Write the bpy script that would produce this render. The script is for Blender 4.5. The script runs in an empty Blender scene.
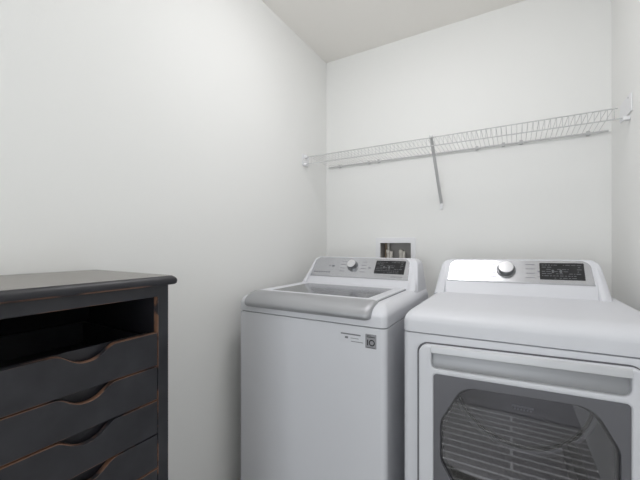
import bpy, bmesh, math, random
from mathutils import Vector, Matrix
random.seed(4)
C = bpy.context.scene
COL = C.collection
H = 1.23                      # eye height; the z values below are written relative to the eye
PI = math.pi

# ------------------------------------------------------------------ materials
def lin(c):
    return tuple(((v/255)/12.92 if v/255 <= .04045 else ((v/255+.055)/1.055)**2.4) for v in c) + (1,)

def mat(name, rgb, rough=.5, metal=0., coat=0., noise=0., nscale=40, bump=0., bscale=200, spec=.5, aniso=0.):
    m = bpy.data.materials.new(name); m.use_nodes = True
    nt = m.node_tree; b = nt.nodes['Principled BSDF']
    col = lin(rgb)
    b.inputs['Base Color'].default_value = col
    b.inputs['Roughness'].default_value = rough
    b.inputs['Metallic'].default_value = metal
    b.inputs['Coat Weight'].default_value = coat
    b.inputs['Coat Roughness'].default_value = .08
    b.inputs['Specular IOR Level'].default_value = spec
    b.inputs['Anisotropic'].default_value = aniso
    tc = nt.nodes.new('ShaderNodeTexCoord')
    if noise:
        n = nt.nodes.new('ShaderNodeTexNoise'); n.inputs['Scale'].default_value = nscale; n.inputs['Detail'].default_value = 5
        mx = nt.nodes.new('ShaderNodeMix'); mx.data_type = 'RGBA'
        nt.links.new(tc.outputs['Object'], n.inputs['Vector']); nt.links.new(n.outputs['Fac'], mx.inputs['Factor'])
        mx.inputs['A'].default_value = tuple(v*(1-noise) for v in col[:3])+(1,)
        mx.inputs['B'].default_value = tuple(min(1, v*(1+noise)) for v in col[:3])+(1,)
        nt.links.new(mx.outputs['Result'], b.inputs['Base Color'])
    if bump:
        n = nt.nodes.new('ShaderNodeTexNoise'); n.inputs['Scale'].default_value = bscale; n.inputs['Detail'].default_value = 3
        bp = nt.nodes.new('ShaderNodeBump'); bp.inputs['Strength'].default_value = bump; bp.inputs['Distance'].default_value = .002
        nt.links.new(tc.outputs['Object'], n.inputs['Vector']); nt.links.new(n.outputs['Fac'], bp.inputs['Height'])
        nt.links.new(bp.outputs['Normal'], b.inputs['Normal'])
    return m

M = {}
M['wall'] = mat('wall_paint', (245, 245, 243), .75, bump=.12, bscale=260, spec=.3)
M['ceil'] = mat('ceiling_paint', (250, 247, 242), .9, bump=.15, bscale=220, spec=.2)
M['white'] = mat('white_enamel', (224, 225, 230), .42, coat=0., noise=.015, nscale=8)
M['whitep'] = mat('white_plastic', (242, 242, 244), .42, noise=.01)
M['shelfw'] = mat('white_vinyl_wire', (202, 202, 202), .45)
M['bracew'] = mat('grey_white_brace', (206, 206, 206), .45)
M['silver'] = mat('silver_paint', (180, 181, 184), .52, metal=.7, aniso=.3)
M['panel'] = mat('brushed_silver_panel', (190, 191, 195), .24, metal=.75, noise=.03, nscale=120)
M['recess'] = mat('grey_recess', (150, 151, 154), .4, metal=.4)
M['bezel'] = mat('charcoal_bezel', (112, 112, 117), .38, metal=.35)
M['bezel_in'] = mat('dark_bezel_side', (52, 52, 56), .4)
M['gap'] = mat('seam_shadow_strip', (108, 108, 112), .8)  # grey for strips that paint the shade in seams and gaps
M['display'] = mat('black_display', (34, 35, 38), .18)
M['glyph'] = mat('display_print', (104, 106, 110), .5)
M['ink'] = mat('grey_print', (128, 129, 134), .6)
M['darkink'] = mat('black_print', (24, 24, 28), .6)
M['sticker'] = mat('silver_sticker', (158, 158, 162), .45, metal=.3)
M['palelabel'] = mat('pale_label', (222, 223, 228), .5)
M['lip'] = mat('light_silver_lip', (206, 207, 210), .42, metal=.4)
M['chrome'] = mat('chrome', (205, 206, 208), .16, metal=1)
M['knobside'] = mat('knob_side', (128, 129, 132), .3, metal=.8)
M['knobface'] = mat('knob_face', (214, 214, 216), .3, metal=.4)
M['steel'] = mat('drum_steel', (182, 181, 184), .42, metal=.75, noise=.06, nscale=14)
M['drumback'] = mat('drum_back_steel', (172, 171, 175), .5, metal=.5, noise=.05, nscale=9)
M['drumring'] = mat('drum_ring_steel', (214, 213, 213), .35, metal=.8)
M['baffle'] = mat('drum_baffle_plastic', (104, 103, 105), .5)
M['boxin'] = mat('outlet_box_inside', (176, 173, 170), .6)
M['valve'] = mat('valve_white', (212, 208, 200), .4)
M['copper'] = mat('copper_pipe', (150, 132, 112), .5)
M['rubber'] = mat('black_rubber', (30, 30, 32), .8)
M['frost'] = mat('frosted_rim', (200, 200, 200), .4)

# tinted glass
def glass(name, tint, refl=1.0, rough=.02, ior=1.5):
    m = bpy.data.materials.new(name); m.use_nodes = True; nt = m.node_tree; nt.nodes.clear()
    o = nt.nodes.new('ShaderNodeOutputMaterial'); mx = nt.nodes.new('ShaderNodeMixShader')
    t = nt.nodes.new('ShaderNodeBsdfTransparent'); g = nt.nodes.new('ShaderNodeBsdfGlossy'); f = nt.nodes.new('ShaderNodeFresnel')
    f.inputs['IOR'].default_value = ior
    t.inputs['Color'].default_value = (*tint, 1); g.inputs['Roughness'].default_value = rough
    g.inputs['Color'].default_value = (refl, refl, refl, 1)
    nt.links.new(f.outputs[0], mx.inputs[0]); nt.links.new(t.outputs[0], mx.inputs[1]); nt.links.new(g.outputs[0], mx.inputs[2])
    nt.links.new(mx.outputs[0], o.inputs[0]); return m
M['doorglass'] = glass('smoked_glass', (.76, .76, .79), ior=1.85)
M['lidglass'] = mat('smoked_lid_glass', (96, 98, 102), .16, coat=.2)

# worn black paint with rubbed brown edges
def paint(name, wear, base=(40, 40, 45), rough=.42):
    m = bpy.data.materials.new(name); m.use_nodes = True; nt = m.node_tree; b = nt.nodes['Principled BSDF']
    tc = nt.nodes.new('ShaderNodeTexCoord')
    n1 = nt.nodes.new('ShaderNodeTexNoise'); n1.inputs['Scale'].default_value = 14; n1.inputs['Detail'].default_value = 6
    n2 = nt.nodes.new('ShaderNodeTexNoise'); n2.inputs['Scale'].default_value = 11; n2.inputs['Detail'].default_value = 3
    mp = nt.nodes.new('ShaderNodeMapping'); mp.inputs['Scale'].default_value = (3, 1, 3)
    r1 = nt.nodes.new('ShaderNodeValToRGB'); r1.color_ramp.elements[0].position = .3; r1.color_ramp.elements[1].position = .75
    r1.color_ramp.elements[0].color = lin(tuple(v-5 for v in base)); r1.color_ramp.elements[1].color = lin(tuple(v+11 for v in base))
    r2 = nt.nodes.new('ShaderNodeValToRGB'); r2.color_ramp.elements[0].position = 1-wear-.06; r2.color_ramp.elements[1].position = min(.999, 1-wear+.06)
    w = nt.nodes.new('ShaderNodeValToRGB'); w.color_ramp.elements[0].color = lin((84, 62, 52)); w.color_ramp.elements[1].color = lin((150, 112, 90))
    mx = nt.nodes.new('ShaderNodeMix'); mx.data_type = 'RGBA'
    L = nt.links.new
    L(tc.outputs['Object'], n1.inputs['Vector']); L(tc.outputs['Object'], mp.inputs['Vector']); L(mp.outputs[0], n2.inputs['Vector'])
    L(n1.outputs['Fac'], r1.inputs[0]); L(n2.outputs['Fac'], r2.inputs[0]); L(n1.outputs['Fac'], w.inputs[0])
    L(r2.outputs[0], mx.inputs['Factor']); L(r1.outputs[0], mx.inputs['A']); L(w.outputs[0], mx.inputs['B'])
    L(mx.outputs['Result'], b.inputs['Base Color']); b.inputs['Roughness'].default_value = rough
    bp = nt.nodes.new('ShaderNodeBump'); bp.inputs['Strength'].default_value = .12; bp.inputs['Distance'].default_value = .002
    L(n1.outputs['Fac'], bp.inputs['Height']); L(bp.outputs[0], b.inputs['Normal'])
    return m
M['black'] = paint('worn_black_paint', .14)
M['worn'] = paint('rubbed_brown_edge', .52)
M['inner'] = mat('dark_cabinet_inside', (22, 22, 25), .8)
M['blacktop_sheen'] = paint('worn_black_top_sheen', .2, (116, 110, 104), .24)  # worn black paint, base greyed for the grazing sheen of the wall

# plank floor with pale joints
def floor_mat():
    m = bpy.data.materials.new('plank_floor'); m.use_nodes = True; nt = m.node_tree; b = nt.nodes['Principled BSDF']
    g = nt.nodes.new('ShaderNodeNewGeometry'); br = nt.nodes.new('ShaderNodeTexBrick')
    br.inputs['Scale'].default_value = 1; br.inputs['Brick Width'].default_value = 1.1; br.inputs['Row Height'].default_value = .072
    br.inputs['Mortar Size'].default_value = .008; br.inputs['Mortar Smooth'].default_value = .2
    br.inputs['Color1'].default_value = lin((146, 143, 140)); br.inputs['Color2'].default_value = lin((160, 157, 153)); br.inputs['Mortar'].default_value = lin((252, 251, 250))
    nt.links.new(g.outputs['Position'], br.inputs['Vector']); nt.links.new(br.outputs['Color'], b.inputs['Base Color'])
    b.inputs['Roughness'].default_value = .5
    return m
M['floor'] = floor_mat()
M['carpet'] = mat('grey_carpet', (168, 166, 166), .95, noise=.08, nscale=160)

def emit(name, rgb, s):
    m = bpy.data.materials.new(name); m.use_nodes = True; nt = m.node_tree; nt.nodes.clear()
    o = nt.nodes.new('ShaderNodeOutputMaterial'); e = nt.nodes.new('ShaderNodeEmission')
    e.inputs[0].default_value = (*rgb, 1); e.inputs[1].default_value = s; nt.links.new(e.outputs[0], o.inputs[0]); return m
M['lamp'] = emit('lamp_diffuser_glow', (.99, .983, .998), 34)

# ------------------------------------------------------------------ object helpers
ROOTS = {}
def thing(name, label, cat, base, rotz=0, loc=None, group=None):
    o = bpy.data.objects.new(name, None); COL.objects.link(o); o.empty_display_size = .05
    o.location = Vector(loc if loc else base); o.rotation_euler = (0, 0, rotz)
    o['label'] = label; o['category'] = cat
    if group: o['group'] = group
    ROOTS[o] = Vector(base)
    return o

def origin_of(o):
    while o.parent: o = o.parent
    return ROOTS.get(o, Vector((0, 0, 0)))

def link(name, me, m, parent=None, smooth=35, label=None):
    """one mesh object; vertices are in world coordinates and are moved into the root's frame"""
    if parent is not None:
        me.transform(Matrix.Translation(-origin_of(parent)))
    for mm in (m if isinstance(m, (list, tuple)) else [m]): me.materials.append(mm)
    if smooth:
        me.polygons.foreach_set('use_smooth', [True]*len(me.polygons)); me.set_sharp_from_angle(angle=math.radians(smooth))
    o = bpy.data.objects.new(name, me); COL.objects.link(o)
    if smooth:
        wn = o.modifiers.new('weighted_normals', 'WEIGHTED_NORMAL'); wn.keep_sharp = True
    if parent is not None: o.parent = parent
    if label: o['label'] = label
    return o

def tomesh(bm, name='mesh'):
    bmesh.ops.recalc_face_normals(bm, faces=bm.faces)
    me = bpy.data.meshes.new(name); bm.to_mesh(me); bm.free(); return me

def box(bm, x0, x1, y0, y1, z0, z1, bev=0, seg=2):
    vs = [bm.verts.new((x, y, z)) for x in (x0, x1) for y in (y0, y1) for z in (z0, z1)]
    fs = [(0, 1, 3, 2), (4, 6, 7, 5), (0, 4, 5, 1), (2, 3, 7, 6), (0, 2, 6, 4), (1, 5, 7, 3)]
    faces = [bm.faces.new([vs[i] for i in f]) for f in fs]
    if bev:
        es = list({e for f in faces for e in f.edges})
        bmesh.ops.bevel(bm, geom=es, offset=bev, segments=seg, affect='EDGES', profile=.5)
def boxmesh(*a, **k):
    bm = bmesh.new(); box(bm, *a, **k); return tomesh(bm)

def loft(bm, rings, cap0=True, cap1=True, closed=False):
    vr = [[bm.verts.new(p) for p in r] for r in rings]; n = len(vr[0])
    pairs = list(zip(vr, vr[1:])) + ([(vr[-1], vr[0])] if closed else [])
    for a, b in pairs:
        for i in range(n):
            j = (i+1) % n; bm.faces.new((a[i], a[j], b[j], b[i]))
    if not closed:
        if cap0: bm.faces.new(vr[0][::-1])
        if cap1: bm.faces.new(vr[-1])
    return vr

def rrect(x0, x1, y0, y1, r, n=6):
    rs = r if isinstance(r, (list, tuple)) else [r]*4     # corners: (x1,y1), (x0,y1), (x0,y0), (x1,y0)
    pts = []
    for (cx, cy, a0), q in zip(((x1, y1, 0), (x0, y1, 90), (x0, y0, 180), (x1, y0, 270)), rs):
        sx = 1 if cx == x1 else -1; sy = 1 if cy == y1 else -1
        for i in range(n+1):
            a = math.radians(a0+90*i/n)
            pts.append((cx-sx*q+q*math.cos(a), cy-sy*q+q*math.sin(a)))
    return pts

def roundpoly(pts, r, n=5):
    """polygon with filleted corners; r may be one value or one per corner"""
    out = []; N = len(pts)
    for i, p in enumerate(pts):
        q = r[i] if isinstance(r, (list, tuple)) else r
        p = Vector(p); a = Vector(pts[i-1]); b = Vector(pts[(i+1) % N])
        if q <= 0: out.append(tuple(p)); continue
        da = (a-p).normalized(); db = (b-p).normalized(); ang = da.angle(db); t = q/math.tan(ang/2)
        c = p+(da+db).normalized()*(q/math.sin(ang/2)); s = p+da*t; e = p+db*t
        v0 = s-c; v1 = e-c; th = math.atan2(v0.x*v1.y-v0.y*v1.x, v0.dot(v1))
        for k in range(n+1):
            w = th*k/n; out.append((c.x+v0.x*math.cos(w)-v0.y*math.sin(w), c.y+v0.x*math.sin(w)+v0.y*math.cos(w)))
    return out

def plate(outlines, thick, bev, mp, res=2):
    """flat plate with holes (first outline outside); mp maps local (u, v, w) to the world, w from 0 (back) to thick (front)"""
    cu = bpy.data.curves.new('plate', 'CURVE'); cu.dimensions = '2D'; cu.fill_mode = 'BOTH'
    cu.extrude = max(thick/2-bev, 1e-5); cu.bevel_depth = bev; cu.bevel_resolution = res; cu.offset = -bev
    for pts in outlines:
        sp = cu.splines.new('POLY'); sp.points.add(len(pts)-1); sp.use_cyclic_u = True
        for q, p in zip(sp.points, pts): q.co = (p[0], p[1], 0, 1)
    o = bpy.data.objects.new('plate', cu); COL.objects.link(o)
    dg = bpy.context.evaluated_depsgraph_get(); dg.update()
    me = bpy.data.meshes.new_from_object(o.evaluated_get(dg))
    bpy.data.objects.remove(o); bpy.data.curves.remove(cu)
    me.materials.clear()
    for v in me.vertices: v.co = mp(v.co.x, v.co.y, v.co.z+thick/2)
    bm = bmesh.new(); bm.from_mesh(me); bmesh.ops.remove_doubles(bm, verts=bm.verts, dist=1e-6)
    bmesh.ops.recalc_face_normals(bm, faces=bm.faces)
    bm.to_mesh(me); bm.free()
    return me

def tube(bm, path, r, n=8, cap=True):
    path = [Vector(p) for p in path]; rings = []; N = len(path)
    up = None
    for i, p in enumerate(path):
        t = ((path[i+1]-p) if i < N-1 else (p-path[i-1])).normalized()
        if 0 < i < N-1: t = ((path[i+1]-p).normalized()+(p-path[i-1]).normalized()).normalized()
        if up is None: up = Vector((0, 0, 1)) if abs(t.z) < .9 else Vector((1, 0, 0))
        s = t.cross(up).normalized(); up = s.cross(t).normalized()
        rings.append([p+s*r*math.cos(2*PI*k/n)+up*r*math.sin(2*PI*k/n) for k in range(n)])
    loft(bm, rings, cap, cap)

def lathe(bm, prof, org, ax, n=40):
    """profile (radius, height along the axis) turned about ax at org"""
    ax = Vector(ax).normalized(); u = ax.orthogonal().normalized(); w = ax.cross(u); org = Vector(org)
    rings = [[org+ax*h+(u*math.cos(2*PI*k/n)+w*math.sin(2*PI*k/n))*max(r, 1e-4) for k in range(n)] for r, h in prof]
    loft(bm, rings)

def cut(o, cutter_bm):
    me = tomesh(cutter_bm); c = bpy.data.objects.new('cutter', me); COL.objects.link(c)
    c.matrix_world = Matrix.Identity(4)
    md = o.modifiers.new('b', 'BOOLEAN'); md.object = c; md.operation = 'DIFFERENCE'; md.solver = 'EXACT'
    dg = bpy.context.evaluated_depsgraph_get(); dg.update()
    new = bpy.data.meshes.new_from_object(o.evaluated_get(dg))
    o.modifiers.remove(md); bpy.data.objects.remove(c); old = o.data; o.data = new; bpy.data.meshes.remove(old)
    new.set_sharp_from_angle(angle=math.radians(35))

def struct(name, me, m):
    o = link(name, me, m, None, 0); o['kind'] = 'structure'; return o

# ------------------------------------------------------------------ the room
XL, XR, YB, YF, ZC = -1.1705, .4079, 2.0988, -1.6, 1.3123+H
T = .12
struct('floor', boxmesh(XL-T, XR+T, -.56, YB+T, -.06, 0), M['floor'])
struct('floor', boxmesh(XL-T, XR+T, YF-1.2, -.56, -.06, .004), M['carpet'])     # plain grey carpet behind the eye
struct('ceiling', boxmesh(XL-T, XR+T, YF-T, YB+T, ZC, ZC+.06), M['ceil'])
struct('wall_left', boxmesh(XL-T, XL, YF, YB, 0, ZC), M['wall'])
struct('wall_right', boxmesh(XR, XR+T, YF, YB, 0, ZC), M['wall'])
wb = struct('wall_back', boxmesh(XL-T, XR+T, YB, YB+T, 0, ZC), M['wall'])
OX0, OX1, OZ0, OZ1 = -.7615, -.5603, H-.16, H+.0112
cb = bmesh.new(); box(cb, OX0-.003, OX1+.003, YB-.02, YB+.085, OZ0-.003, OZ1+.003); cut(wb, cb)
wf = struct('wall_front', boxmesh(XL-T, XR+T, YF-T, YF, 0, ZC), M['wall'])      # with an open doorway, behind the eye
cb = bmesh.new(); box(cb, -.8, .1, YF-.3, YF+.1, -.1, 2.05); cut(wf, cb)
def base(name, *a): struct(name, boxmesh(*a, bev=.004), M['whitep'])
base('baseboard_left', XL, XL+.013, YF, YB, 0, .07)
base('baseboard_back', XL+.013, XR, YB-.013, YB, 0, .07)

# ceiling lamp (above and in front of the shelf, out of the picture)
LX, LY = -.375, 1.08
t = thing('ceiling_light', 'round white flush ceiling lamp above the middle of the laundry room', 'ceiling light', (LX, LY, ZC))
bm = bmesh.new(); lathe(bm, [(.0, 0), (.165, 0), (.17, -.008), (.17, -.03), (.16, -.034), (0, -.034)], (LX, LY, ZC), (0, 0, 1)); link('lamp_base', tomesh(bm), M['frost'], t)
bm = bmesh.new(); lathe(bm, [(0, -.035), (.155, -.035)]+[(.155*math.cos(a), -.036-.06*math.sin(a)) for a in [PI/2*i/8 for i in range(1, 9)]], (LX, LY, ZC), (0, 0, 1))
link('lamp_diffuser', tomesh(bm), M['lamp'], t)

# ------------------------------------------------------------------ wire shelf
ZS = H+.564; YS = 1.805
t = thing('wire_shelf', 'long white wire shelf on the back wall above the washer and dryer', 'shelf', ((XL+XR)/2, YB, ZS))
ZBK = H+.550
R1 = .0027
def rod(name, pts, r, m='shelfw'):
    bm = bmesh.new(); tube(bm, pts, r); return link(name, tomesh(bm), M[m], t)
rod('front_rod', [(XL+.022, YS, ZS), (XR-.038, YS, ZS)], R1)
rod('lip_rod', [(XL+.004, YS-.004, ZS-.046), (XR-.004, YS-.004, ZS-.046)], .0028, 'bracew')
rod('back_rod', [(XL+.03, YB-.012, ZBK), (XR-.014, YB-.012, ZBK)], .0046, 'bracew')
bm = bmesh.new(); n = 70
for i in range(n):
    x = XL+.035+(XR-XL-.085)*i/(n-1)
    tube(bm, [(x, YB-.006, ZBK+.004), (x, YS+.004, ZS+.003), (x, YS-.004, ZS-.001), (x, YS-.0065, ZS-.008), (x, YS-.0065, ZS-.048)], .0012, 6)
link('deck_wires', tomesh(bm), M['shelfw'], t)
for x in (-1.056, -.839, -.769, -.182, -.05, .033, .317):
    bm = bmesh.new(); box(bm, x-.008, x+.008, YB-.018, YB, ZBK-.010, ZBK+.012, bev=.003)
    tube(bm, [(x, YB-.018, ZBK-.006), (x, YB-.022, ZBK-.006)], .004)
    link('wall_clip', tomesh(bm), M['shelfw'], t)
for side in (-1, 1):
    xw = XL if side < 0 else XR
    a, b = (xw, xw+.006) if side < 0 else (xw-.006, xw)
    y0, y1 = (1.775, 1.855) if side < 0 else (1.765, 1.930)
    z0, z1 = (H+.512, H+.582) if side < 0 else (H+.534, H+.610)
    bm = bmesh.new(); box(bm, a, b, y0, y1, z0, z1, bev=.0025)
    c, d = (xw, xw+.024) if side < 0 else (xw-.024, xw)
    box(bm, c, d, YS-.014, YS+.012, ZS-.056, ZS-.040, bev=.003)
    if side < 0: box(bm, c, d, YS-.012, YS+.012, ZS-.008, ZS+.010, bev=.003)
    br = link('end_bracket', tomesh(bm), M['whitep'], t)
    bm = bmesh.new(); xs = b if side < 0 else a
    lathe(bm, [(0, 0), (.004, 0), (.004, .002), (.001, .003)], (xs-.0005*side*-1, 1.80, z1-.012), (-side, 0, 0), 12); link('screw', tomesh(bm), M['bracew'], br)
# diagonal brace from the lip to the back wall
XB = -.376
b0 = Vector((XB, YS-.01, ZS+.006)); b1 = Vector((XB, YB-.008, H+.243))
bm = bmesh.new()
d = (b1-b0).normalized(); nrm = Vector((0, d.z, -d.y)); sx = Vector((1, 0, 0))
prof = [(-.008, .0), (-.008, .009), (-.0055, .009), (-.0055, .0025), (.0055, .0025), (.0055, .009), (.008, .009), (.008, 0)]
loft(bm, [[p+sx*u-nrm*w for u, w in prof] for p in (b0, b1)])
br = link('support_brace', tomesh(bm), M['bracew'], t)
bm = bmesh.new(); box(bm, XB-.008, XB+.008, YB-.012, YB, H+.212, H+.252, bev=.003)
lathe(bm, [(0, 0), (.0045, 0), (.0045, .003), (0, .004)], (XB, YB-.0115, H+.221), (0, -1, 0), 12)
link('brace_foot', tomesh(bm), M['whitep'], br)
bm = bmesh.new(); box(bm, XB-.010, XB+.010, YS-.016, YS+.012, ZS-.006, ZS+.005, bev=.003); link('brace_hook', tomesh(bm), M['bracew'], br)

# ------------------------------------------------------------------ washer outlet box in the back wall
t = thing('outlet_box', 'white framed washer outlet box recessed in the back wall behind the washer', 'outlet box', ((OX0+OX1)/2, YB, OZ0))
xz = lambda y0: (lambda u, v, w: Vector((u, y0-w, v)))
link('box_frame', plate([rrect(-.7928, -.529, OZ0-.035, H+.046, .006), rrect(OX0, OX1, OZ0, OZ1, .003)], .006, .0015, xz(YB)), M['whitep'], t)
bm = bmesh.new(); e = .0022; yb2 = YB+.08
box(bm, OX0-e, OX1+e, yb2, yb2+e, OZ0-e, OZ1+e); box(bm, OX0-e, OX0, YB-.001, yb2, OZ0-e, OZ1+e); box(bm, OX1, OX1+e, YB-.001, yb2, OZ0-e, OZ1+e)
box(bm, OX0, OX1, YB-.001, yb2, OZ0-e, OZ0); box(bm, OX0, OX1, YB-.001, yb2, OZ1, OZ1+e)
link('box_liner', tomesh(bm), M['boxin'], t, 0)
for x, top, pm in ((-.722, .0, 'copper'), (-.638, -.022, None)):
    bm = bmesh.new(); lathe(bm, [(0, OZ0), (.016, OZ0), (.016, OZ0+.05), (.011, OZ0+.055), (.011, H-.058), (.014, H-.056), (.014, H-.034), (.009, H-.03), (0, H-.029)], (x, YB+.042, 0), (0, 0, 1), 20)
    v = link('water_valve', tomesh(bm), M['valve'], t)
    bm = bmesh.new(); box(bm, x+.012, x+.030, YB+.034, YB+.050, H-.100, H-.044, bev=.004); link('valve_handle', tomesh(bm), M['valve'], v)
bm = bmesh.new(); tube(bm, [(-.742, YB+.062, OZ0), (-.742, YB+.062, OZ1)], .011, 16); link('supply_pipe', tomesh(bm), M['copper'], t)
bm = bmesh.new(); tube(bm, [(-.722, YB+.045, H-.036), (-.722, YB+.045, OZ1)], .008, 16); link('supply_pipe', tomesh(bm), M['valve'], t)

# ------------------------------------------------------------------ appliances
def shell(x0, x1, y0, y1, zs, ztop, rs, rf, rc=.022, n=8):
    """top cover: rounded-rectangle rings that curl in towards the top"""
    bm = bmesh.new(); rings = []
    def ring(i, f, z): return [(p[0], p[1], z) for p in rrect(x0+i, x1-i, y0+f, y1-min(i, .004), rc, 5)]
    h = rs
    rings.append(ring(.004, .004, zs)); rings.append(ring(.001, .001, zs+.0015)); rings.append(ring(0, 0, zs+.004))
    for k in range(n+1):
        a = PI/2*k/n
        rings.append(ring(rs*(1-math.cos(a)), rf*(1-math.cos(a)), ztop-h+h*math.sin(a)))
    loft(bm, rings); return tomesh(bm)

TILT = math.radians(36)
def face_map(yb, zb, off=0.):
    def f(u, v, w):                 # u = x, v = distance up the sloping face, w = out of the face
        w += off
        return Vector((u, yb+v*math.sin(TILT)-w*math.cos(TILT), H+zb+v*math.cos(TILT)+w*math.sin(TILT)))
    return f

def console(root, x0, x1, inset, yb, zb, smax, yback, pan, knob, disp, marks):
    """sloping control console: body with cheeks, panel, knob, display"""
    f = face_map(yb, zb)
    def outline(d):
        return roundpoly([(x0+d*.6, -.02), (x1-d*.6, -.02), (x1-inset-d, smax-d), (x0+inset+d, smax-d)], [0, 0, .045-d*.5, .045-d*.5], 7)
    rings = [[f(u, v, 0) for u, v in outline(.011)], [f(u, v, -.0025) for u, v in outline(.0045)], [f(u, v, -.006) for u, v in outline(.0015)], [f(u, v, -.013) for u, v in outline(0)]]
    back = []
    for u, v in outline(0):
        p = f(u, v, -.013); back.append(Vector((p.x, yback, p.z)))
    rings.append(back)
    bm = bmesh.new(); loft(bm, rings)
    # cheeks that come forward beside the panel
    px0, px1, s0, s1 = pan
    for a, b, sd in ((x0+.004, px0-.004, -1), (px1+.004, x1-.004, 1)):
        tops = []
        ns = 9
        for k in range(ns+1):
            s = -.012+(smax*.80+.012)*k/ns; q = k/ns
            out = .020*(1-q)**1.5
            lo = a+(inset*.95*q if sd < 0 else 0); hi = b-(inset*.95*q if sd > 0 else 0)
            rr = min(.016, (hi-lo)*.4)
            prof = [(lo, -.02), (lo, out-rr), (lo+rr*.3, out-rr*.3), (lo+rr, out+.0005), (hi-rr, out+.0005), (hi-rr*.3, out-rr*.3), (hi, out-rr), (hi, -.02)]
            tops.append([f(u, s, w) for u, w in prof])
        loft(bm, tops)
    link('console', tomesh(bm), M['white'], root, 40)
    P = link('control_panel', plate([roundpoly([(px0, s0), (px1, s0), (px1-.006, s1), (px0+.006, s1)], [.004, .004, .036, .036], 7)], .003, .001, face_map(yb, zb, .0)), M['panel'], root, label='brushed silver control panel')
    bm = bmesh.new()
    box_pts = [f(px0-.001, s0-.0035, 0), f(px1+.001, s0-.0035, 0), f(px1+.001, s0, 0), f(px0-.001, s0, 0)]
    loft(bm, [[p for p in box_pts], [p+Vector((0, -math.cos(TILT), math.sin(TILT)))*.0025 for p in box_pts]])
    link('panel_trim', tomesh(bm), M['silver'], P)
    kx, ks, kr = knob
    nrm = Vector((0, -math.cos(TILT), math.sin(TILT)))
    bm = bmesh.new(); lathe(bm, [(0, 0), (kr*1.28, 0), (kr*1.28, .002), (kr*1.12, .005), (0, .005)], f(kx, ks, .0025), nrm, 40); link('knob_ring', tomesh(bm), M['knobside'], root)
    bm = bmesh.new(); lathe(bm, [(0, 0), (kr*1.06, 0), (kr, .021), (kr*.97, .0225)], f(kx, ks, .0065), nrm, 40)
    kn = link('cycle_knob', tomesh(bm), M['knobside'], root, label='round silver cycle knob')
    bm = bmesh.new(); lathe(bm, [(0, 0), (kr*.975, 0), (kr*.93, .0025), (kr*.5, .0028), (0, .0028)], f(kx, ks, .0285), nrm, 40); link('knob_cap', tomesh(bm), M['knobface'], kn)
    d0, d1, e0, e1 = disp
    D = link('display', plate([rrect(d0, d1, e0, e1, .002, 2)], .0016, .0004, face_map(yb, zb, .0028)), M['display'], root, label='black display panel')
    bm = bmesh.new(); rnd = random.Random(7); fd = face_map(yb, zb, .0046)
    def bar(b_, fm, u, v, wd, hg):
        vs = [b_.verts.new(fm(*q, 0)) for q in ((u, v), (u+wd, v), (u+wd, v+hg), (u, v+hg))]; b_.faces.new(vs)
    W = d1-d0; Hh = e1-e0
    for r_ in range(7):
        v = e0+Hh*(.07+.13*r_); u = d0+W*.05
        while u < d1-W*.12:
            wd = W*rnd.choice((.03, .05, .08, .1))
            if rnd.random() < .62: bar(bm, fd, u, v, wd, Hh*.035)
            u += wd+W*.025
    for q in (.28, .46): bar(bm, fd, d0+W*q, e0+Hh*.40, W*.05, Hh*.18)
    link('display_print', tomesh(bm), M['glyph'], D, 0)
    fp = face_map(yb, zb, .0032)
    for u, v, wd, hg in marks:
        bm = bmesh.new(); bar(bm, fp, u, v, wd, hg); link('printed_mark', tomesh(bm), M['ink'], P, 0)

# ---- washer
WX0, WX1, WY0, WY1 = -1.081, -.386, 1.12, 1.80
ZSM = H-.2965
w = thing('washing_machine', 'white top-loading washing machine with silver lid handle, left of the dryer', 'washing machine', ((WX0+WX1)/2, (WY0+WY1)/2, 0))
bm = bmesh.new()
def ringz(i, z, r=.022): return [(p[0], p[1], z) for p in rrect(WX0+i, WX1-i, WY0+i, WY1-i, r, 6)]
loft(bm, [ringz(.006, .028), ringz(.001, .031), ringz(0, .036), ringz(0, ZSM-.006), ringz(.001, ZSM-.0035), ringz(.004, ZSM-.002)])
link('cabinet', tomesh(bm), M['white'], w)
bm = bmesh.new(); loft(bm, [ringz(.005, ZSM-.006), ringz(.005, ZSM+.003)]); link('seam_shade', tomesh(bm), M['gap'], w)  # strip painted as the shaded seam under the top cover
link('top_cover', shell(WX0, WX1, WY0, WY1, ZSM, H-.2185, .042, .085), M['white'], w, 50)
for x in (WX0+.06, WX1-.06):
    for y in (WY0+.06, WY1-.06):
        bm = bmesh.new(); lathe(bm, [(0, 0), (.024, 0), (.024, .012), (.014, .016), (.014, .03), (0, .03)], (x, y, 0), (0, 0, 1), 20); link('foot', tomesh(bm), M['rubber'], w)
# lid: white frame, glass, curved silver handle
xy = lambda z0: (lambda u, v, q: Vector((u, v, z0+q)))
LX0, LX1 = -1.036, -.452
lid = link('lid', plate([rrect(LX0, LX1, 1.185, 1.598, .012), rrect(-.985, -.500, 1.235, 1.562, .010)], .0085, .0025, xy(H-.2195)), M['white'], w, label='white lid frame')
link('lid_gap_shade', plate([rrect(LX0-.004, LX1+.004, 1.19, 1.603, .014)], .0022, .0004, xy(H-.2195)), M['gap'], lid)  # thin sheet painted as the shaded gap round the lid
link('lid_glass', plate([rrect(-.984, -.501, 1.236, 1.561, .010)], .004, .001, xy(H-.2162)), M['lidglass'], lid, label='smoked glass lid window')
prof = [(1.215, -.2135), (1.19, -.2085), (1.168, -.2080), (1.146, -.2120), (1.125, -.2205), (1.109, -.232), (1.098, -.246), (1.0955, -.257), (1.098, -.2655), (1.106, -.2710), (1.120, -.2725), (1.135, -.270), (1.16, -.255), (1.2, -.225)]
bm = bmesh.new(); secs = []; cyy, czz = 1.15, -.238
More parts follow.
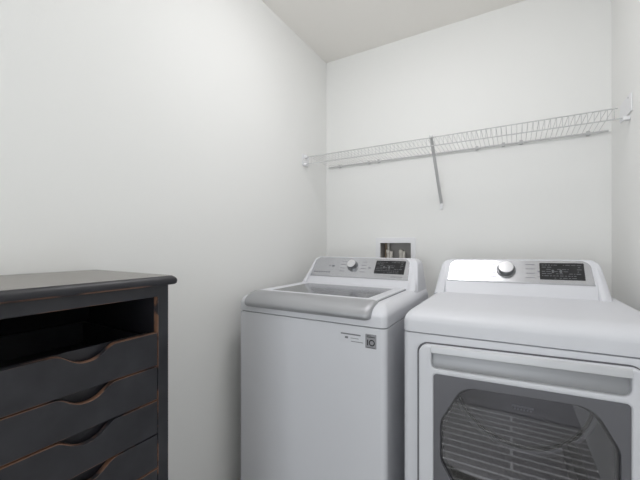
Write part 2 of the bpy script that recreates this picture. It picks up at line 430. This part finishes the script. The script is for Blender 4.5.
for k in range(0, 33):
    q = k/32; x = -1.046+.606*q
    dd = min(q, 1-q)*.606
    s = 1-.30*max(0, 1-dd/.02)**2.2
    secs.append([(x, cyy+(y-cyy)*s, H+czz+(z-czz)*s) for y, z in prof])
xs = [-1.046, -1.0455, -1.044, -1.041, -1.037, -1.032, -1.026]
full = []
def sec(x, s): return [(x, cyy+(y-cyy)*s, H+czz+(z-czz)*s) for y, z in prof]
for i, x in enumerate(xs):
    a = PI/2*i/(len(xs)-1); full.append(sec(-1.036+.024*(1-math.cos(a)), .62+.38*math.sin(a)))
full += [sec(x, 1) for x in (-.9, -.75, -.6)]
for i in range(len(xs)):
    a = PI/2*(1-i/(len(xs)-1)); full.append(sec(-.441-.024*(1-math.cos(a)), .62+.38*math.sin(a)))
loft(bm, full)
link('lid_handle', tomesh(bm), M['silver'], lid, 55, label='curved silver lid handle')
mk = []
for j in range(4):
    mk += [(-.845, .090+.021*j, .030, .003), (-.722, .090+.021*j, .030, .003)]
mk += [(-1.008+.016*i, .078, .011, .007) for i in range(7)] + [(-.918, .120, .006, .009), (-.900, .117, .016, .011), (-.678, .115, .014, .006), (-.545, .068, .060, .0035)]
console(w, WX0+.018, WX1-.010, .028, 1.612, -.222, .193, 1.80, (-1.024, -.455, .057, .182), (-.772, .127, .0245), (-.640, -.480, .086, .166), mk)
# stickers on the front
ys = WY0
st = link('warranty_sticker', plate([rrect(-.4635, -.4215, H-.372, H-.321, .002, 2)], .0008, .0002, xz(ys)), M['sticker'], w, label='silver sticker with a black number 10')
bm = bmesh.new()
def bxz(b_, x0, x1, z0, z1, y): b_.faces.new([b_.verts.new(p) for p in ((x0, y, z0), (x1, y, z0), (x1, y, z1), (x0, y, z1))])
yk = ys-.0011
bxz(bm, -.4565, -.4525, H-.362, H-.341, yk)
cx, cz, ro, ri = -.4385, H-.3515, .0115, .0076
for k in range(28):
    a, b = 2*PI*k/28, 2*PI*(k+1)/28
    bm.faces.new([bm.verts.new((cx+r*math.cos(q), yk, cz+r*math.sin(q))) for r, q in ((ri, a), (ro, a), (ro, b), (ri, b))])
bxz(bm, -.4585, -.4265, H-.3325, H-.3300, yk); bxz(bm, -.4585, -.440, H-.3275, H-.3258, yk); bxz(bm, -.4585, -.4265, H-.3695, H-.3680, yk)
link('sticker_print', tomesh(bm), M['darkink'], st, 0)
st = link('paper_label', plate([rrect(-.572, -.468, H-.364, H-.322, .002, 2)], .0006, .0002, xz(ys)), M['palelabel'], w, label='pale label with grey lines of print')
bm = bmesh.new(); yk = ys-.0009
bxz(bm, -.562, -.482, H-.3335, H-.3285, yk); bxz(bm, -.545, -.532, H-.348, H-.340, yk); bxz(bm, -.522, -.490, H-.3455, H-.3435, yk); bxz(bm, -.520, -.472, H-.3575, H-.3550, yk)
link('label_print', tomesh(bm), M['ink'], st, 0)

# ---- dryer (turned a little)
DX0, DX1, DY0, DY1 = -.327, .372, 1.125, 1.80
ROT = math.radians(.3)
piv = Vector((DX0, DY0, 0)); cen = Vector(((DX0+DX1)/2, (DY0+DY1)/2, 0))
loc = piv+Matrix.Rotation(ROT, 3, 'Z') @ (cen-piv)
ZD = H-.2935
d = thing('dryer', 'white front-loading clothes dryer with a smoked glass door, right of the washer', 'dryer', cen, ROT, loc)
def ringd(i, z, r=.02): return [(p[0], p[1], z) for p in rrect(DX0+i, DX1-i, DY0+i, DY1-i, r, 6)]
bm = bmesh.new(); loft(bm, [ringd(.006, .028), ringd(.001, .031), ringd(0, .036), ringd(0, ZD-.006), ringd(.001, ZD-.0035), ringd(.004, ZD-.002)])
body = link('cabinet', tomesh(bm), M['white'], None)
DCX, DCZ, DR = .022, H-.640, .295
cb = bmesh.new(); lathe(cb, [(0, DY0+.02), (DR, DY0+.02), (DR, 1.76), (0, 1.76)], (DCX, 0, DCZ), (0, 1, 0), 64); cut(body, cb)
cb = bmesh.new(); lathe(cb, [(0, DY0-.05), (.252, DY0-.05), (.252, DY0+.04), (0, DY0+.04)], (.0155, 0, H-.62), (0, 1, 0), 64); cut(body, cb)
body.data.transform(Matrix.Translation(-cen)); body.parent = d
bm = bmesh.new(); loft(bm, [ringd(.005, ZD-.006), ringd(.005, ZD+.003)]); link('seam_shade', tomesh(bm), M['gap'], d)  # grey band painted as the seam's shade
link('top_cover', shell(DX0, DX1, DY0-.003, DY1, ZD, H-.2185, .040, .075), M['white'], d, 50)
for x in (DX0+.06, DX1-.06):
    for y in (DY0+.06, DY1-.06):
        bm = bmesh.new(); lathe(bm, [(0, 0), (.024, 0), (.024, .012), (.014, .016), (.014, .03), (0, .03)], (x, y, 0), (0, 0, 1), 20); link('foot', tomesh(bm), M['rubber'], d)
mk = []
for j in range(4):
    mk += [(-.100, .092+.022*j, .034, .003), (.046, .092+.022*j, .034, .003)]
mk += [(-.130, .126, .005, .006), (.090, .122, .016, .006), (.088, .098, .02, .0022)]
PX = .005
console(d, DX0+.004, DX1-.046, .024, 1.612, -.222, .194, 1.80, (-.272+PX, .271+PX, .069, .181), (-.032+PX, .129, .0295), (.092+PX, .243+PX, .087, .168), mk)
# drum
bm = bmesh.new(); n = 72
def circ(r, y, k=n): return [(DCX+r*math.cos(2*PI*i/k), y, DCZ+r*math.sin(2*PI*i/k)) for i in range(k)]
loft(bm, [circ(DR-.002, DY0+.023), circ(DR-.002, 1.752), circ(DR-.008, 1.752), circ(DR-.008, DY0+.023)], closed=True)
drum = link('drum', tomesh(bm), M['steel'], d)
bm = bmesh.new(); loft(bm, [circ(DR-.009, 1.752), circ(DR-.009, 1.742), circ(DR-.06, 1.728), circ(.10, 1.724)]); link('drum_back', tomesh(bm), M['drumback'], drum)
bm = bmesh.new()
loft(bm, [[(DCX+(DR-.014+.010*math.cos(b))*math.cos(2*PI*i/n), 1.733+.007*math.sin(b), DCZ+(DR-.014+.010*math.cos(b))*math.sin(2*PI*i/n)) for b in [2*PI*j/8 for j in range(8)]] for i in range(n)], closed=True)
link('drum_ring', tomesh(bm), M['drumring'], drum)
bm = bmesh.new()
loft(bm, [[(DCX+(DR-.031+.007*math.cos(b))*math.cos(2*PI*i/n), 1.731+.006*math.sin(b), DCZ+(DR-.031+.007*math.cos(b))*math.sin(2*PI*i/n)) for b in [2*PI*j/8 for j in range(8)]] for i in range(n)], closed=True)
link('drum_groove', tomesh(bm), M['rubber'], drum)  # dark ring standing in for a groove in the drum back
for ang in (-50, 70, 190):
    a = math.radians(ang); bm = bmesh.new(); u = Vector((math.cos(a), 0, math.sin(a))); s = Vector((-math.sin(a), 0, math.cos(a)))
    c0 = Vector((DCX, 0, DCZ)); rings = []
    for y in (1.22, 1.24, 1.70, 1.72):
        hh = .045 if y in (1.24, 1.70) else .02
        rings.append([c0+Vector((0, y, 0))+u*(DR-.008)-s*.035, c0+Vector((0, y, 0))+u*(DR-hh)-s*.012, c0+Vector((0, y, 0))+u*(DR-hh)+s*.012, c0+Vector((0, y, 0))+u*(DR-.008)+s*.035])
    loft(bm, rings); link('drum_baffle', tomesh(bm), M['baffle'], drum)
bm = bmesh.new(); box(bm, -.005, .078, 1.716, 1.722, H-.727, H-.717, bev=.001)
for i in range(6): box(bm, .004+.012*i, .010+.012*i, 1.718, 1.7225, H-.738, H-.731)
link('drum_label', tomesh(bm), M['palelabel'], drum)  # pale label bar with a row of small marks

# door: white frame with a pocket for the handle and a glass window in a charcoal bezel
DF = DY0
e0, e1 = -.2690, .283
zt, zb = H-.325, H-.90
OC = .010
win = [(-.2026, -.5638), (-.1371, -.4440), (.180, -.4400), (.2335, -.5400), (.2335, -.700), (.165, -.795), (-.137, -.795), (-.2026, -.690)]
win = [(x+OC*0, H+z) for x, z in win]
door = link('door', plate([rrect(e0, e1, zb, zt, .028, 8), rrect(e0+.040, e1-.030, H-.3965, zt-.007, [.012, .010, .014, .018], 6), rrect(e0+.046, e1-.030, H-.838, H-.4145, .012, 6)], .026, .006, xz(DF-.001)), M['white'], d, label='white door frame')
link('door_gap_shade', plate([rrect(e0-.0095, e1+.0032, zb-.003, zt+.0032, .034, 8), rrect(e0+.02, e1-.02, zb+.02, zt-.02, .02, 8)], .003, .0006, xz(DF)), M['gap'], door)  # grey border painted as the shaded gap round the door
bm = bmesh.new(); hx0, hx1 = e0+.039, e1-.029
prof = [(DF-.0295, zt-.0030), (DF-.0275, zt-.0008), (DF-.004, zt-.0008), (DF-.004, H-.343), (DF-.018, H-.3475), (DF-.0290, H-.3480), (DF-.0302, H-.3468), (DF-.0304, H-.3448)]
loft(bm, [[(x, y, z) for y, z in prof] for x in (hx0, hx1)]); link('handle_lip', tomesh(bm), M['lip'], door, 30, label='silver lip of the door handle')
bm = bmesh.new()
prof = [(DF-.001, H-.340), (DF-.0035, H-.340), (DF-.0035, H-.370), (DF-.010, H-.390), (DF-.016, H-.3985), (DF-.001, H-.3985)]
loft(bm, [[(x, y, z) for y, z in prof] for x in (hx0, hx1)]); link('handle_pocket', tomesh(bm), M['recess'], door, 40, label='grey hand pocket of the door')
bez = link('window_bezel', plate([rrect(e0+.045, e1-.029, H-.839, H-.4135, .012, 6), roundpoly(win, .065, 10)], .020, .0025, xz(DF-.001)), M['bezel'], door, label='charcoal bezel around the door window')
cxw, czw = .0155, H-.62
def grow(g): return roundpoly([(cxw+(x-cxw)*(1+g), czw+(z-czw)*(1+g)) for x, z in win], .065, 10)
bm = bmesh.new()
rg = [[(x, y, z) for x, z in grow(g)] for g, y in ((.0, DF-.010), (-.035, DF-.004), (-.035, DF+.010), (.02, DF+.010), (.02, DF-.006))]
loft(bm, rg, closed=True)
link('window_seal', tomesh(bm), M['bezel_in'], bez, 30)
link('door_glass', plate([grow(.01)], .003, .0005, xz(DF-.006)), M['doorglass'], door, smooth=0, label='smoked glass door window')

# the door hangs slightly out of true, rising towards its latch side
def lift(o):
    for v in o.data.vertices: v.co.z += .017*(v.co.x+cen.x-e0)
    for ch in o.children: lift(ch)
lift(door)
def lean(o):                      # and the dryer stands a little low on its left feet
    done = set()
    for ch in o.children_recursive:
        if ch.type == 'MESH' and ch.data not in done:
            done.add(ch.data)
            for v in ch.data.vertices: v.co.z += .013*(v.co.x+cen.x-DX0)*min(1, max(0, (v.co.z-.03)/.5))
lean(d)

# ------------------------------------------------------------------ worn black cabinet of drawers
CF = -.7857                                        # front face
CY0, CY1 = .174, .555
c = thing('drawer_cabinet', 'worn black wooden drawer cabinet with scalloped drawer fronts against the left wall', 'drawer cabinet', ((XL+CF)/2, (CY0+CY1)/2, 0))
yz = lambda x0: (lambda u, v, q: Vector((x0+q, u, v)))       # plate facing +x
def worn(me, thin=.0):
    """rubbed material on the bevelled and narrow edge faces"""
    for p in me.polygons:
        if abs(p.normal.x) < .93: p.material_index = 1
def wplate(outl, th, bev, mp):
    me = plate(outl, th, bev, mp, 1); worn(me); return me
XBK = XL+.006
ZTOP = H-.0804
def lk(name, me, mats, parent, **k):
    idx = [p.material_index for p in me.polygons]
    o = link(name, me, mats, parent, **k)
    o.data.polygons.foreach_set('material_index', idx); return o
# top board with a rounded nose
bm = bmesh.new(); rings = []
tx1, ty1, ty0 = CF+.0137+.006, .5725, .157
def rt(i, z): return [(p[0], p[1], z) for p in rrect(XBK, tx1-i, ty0+i, ty1-i, [.010, .001, .001, .010], 5)]
zb_ = H-.104
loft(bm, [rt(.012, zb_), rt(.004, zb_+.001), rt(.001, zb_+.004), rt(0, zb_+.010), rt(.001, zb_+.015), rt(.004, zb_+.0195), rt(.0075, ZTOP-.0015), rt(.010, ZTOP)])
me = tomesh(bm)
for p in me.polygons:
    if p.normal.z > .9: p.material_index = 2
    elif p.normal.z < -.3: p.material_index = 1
lk('top_board', me, [M['black'], M['worn'], M['blacktop_sheen']], c, smooth=50)
# moulding under the board, sides, back
for y0, y1, nm in ((CY0, CY0+.018, 'side_panel'), (CY1-.018, CY1, 'side_panel')):
    link(nm, boxmesh(XBK, CF-.018, y0, y1, 0, zb_, bev=.0015), M['black'], c)
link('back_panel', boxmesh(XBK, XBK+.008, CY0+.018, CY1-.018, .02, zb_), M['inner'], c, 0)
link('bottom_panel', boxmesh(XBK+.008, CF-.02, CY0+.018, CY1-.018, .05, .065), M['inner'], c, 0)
IY0, IY1 = CY0+.0295, CY1-.0295
ZO = H-.1325
fr = lk('face_frame', wplate([[(CY0, 0), (CY1, 0), (CY1, zb_), (CY0, zb_)], [(IY0, .07), (IY1, .07), (IY1, ZO), (IY0, ZO)]], .018, .0014, yz(CF-.018)), [M['black'], M['worn']], c)
tops = [H-.224-.0865*i for i in range(10)]
# shelf under the open bay and one runner board above each lower drawer
for i, z in enumerate(tops):
    zl = z-.0835
    if zl < .07: break
    cyc = .3635; hw = .060; dp = .0255
    pts = [(IY0+.0018, zl), (IY1-.0018, zl), (IY1-.0018, z)]
    for k in range(0, 25):
        q = 1-2*k/24            # 1 .. -1
        a = abs(q)
        v = dp*(.5+.5*math.cos(PI*min(1, a)**1.25))
        pts.append((cyc+hw*q, z-v))
    pts.append((IY0+.0018, z))
    off = (.0, -.0008, .0006, .0, .0005)[i % 5]
    dr = lk('drawer', wplate([pts], .014, .0013, yz(CF-.0135+off)), [M['black'], M['worn']], c)
    bm = bmesh.new(); xa, xb = XBK+.02, CF-.0136+off
    zh = z-.012
    box(bm, xb-.016, xb-.008, IY0+.014, IY1-.014, zl+.009, z-.0015)
    box(bm, xa, xb, IY0+.006, IY0+.014, zl+.004, zh); box(bm, xa, xb, IY1-.014, IY1-.006, zl+.004, zh)
    box(bm, xa, xa+.008, IY0+.014, IY1-.014, zl+.004, zh); box(bm, xa+.008, xb, IY0+.014, IY1-.014, zl+.004, zl+.009)
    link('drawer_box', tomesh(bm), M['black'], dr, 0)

# ------------------------------------------------------------------ added fill light in the unseen doorway, camera, view
la = bpy.data.lights.new('doorway_fill', 'AREA'); la.shape = 'RECTANGLE'; la.size = .88; la.size_y = 1.6; la.energy = 25; la.color = (.93, .97, 1)  # added fill, its strength and place tuned to the room's shading
lo = bpy.data.objects.new('doorway_fill', la); COL.objects.link(lo); lo.location = (-.35, YF-.14, 1.2); lo.rotation_euler = (PI/2, 0, 0)
wd = bpy.data.worlds.new('World'); C.world = wd; wd.use_nodes = True
wd.node_tree.nodes['Background'].inputs[0].default_value = (.9, .95, 1, 1); wd.node_tree.nodes['Background'].inputs[1].default_value = .35

cam = bpy.data.cameras.new('Camera'); co = bpy.data.objects.new('Camera', cam); COL.objects.link(co)
co.location = (0, 0, H); co.rotation_euler = (PI/2, 0, .528)
cam.sensor_fit = 'HORIZONTAL'; cam.sensor_width = 36; cam.lens = 332.5/640*36; cam.shift_y = 4.74/640; cam.clip_start = .02
C.camera = co
C.view_settings.view_transform = 'Standard'; C.view_settings.look = 'None'; C.view_settings.gamma = 1; C.view_settings.use_curve_mapping = False
C.view_settings.exposure = -.36
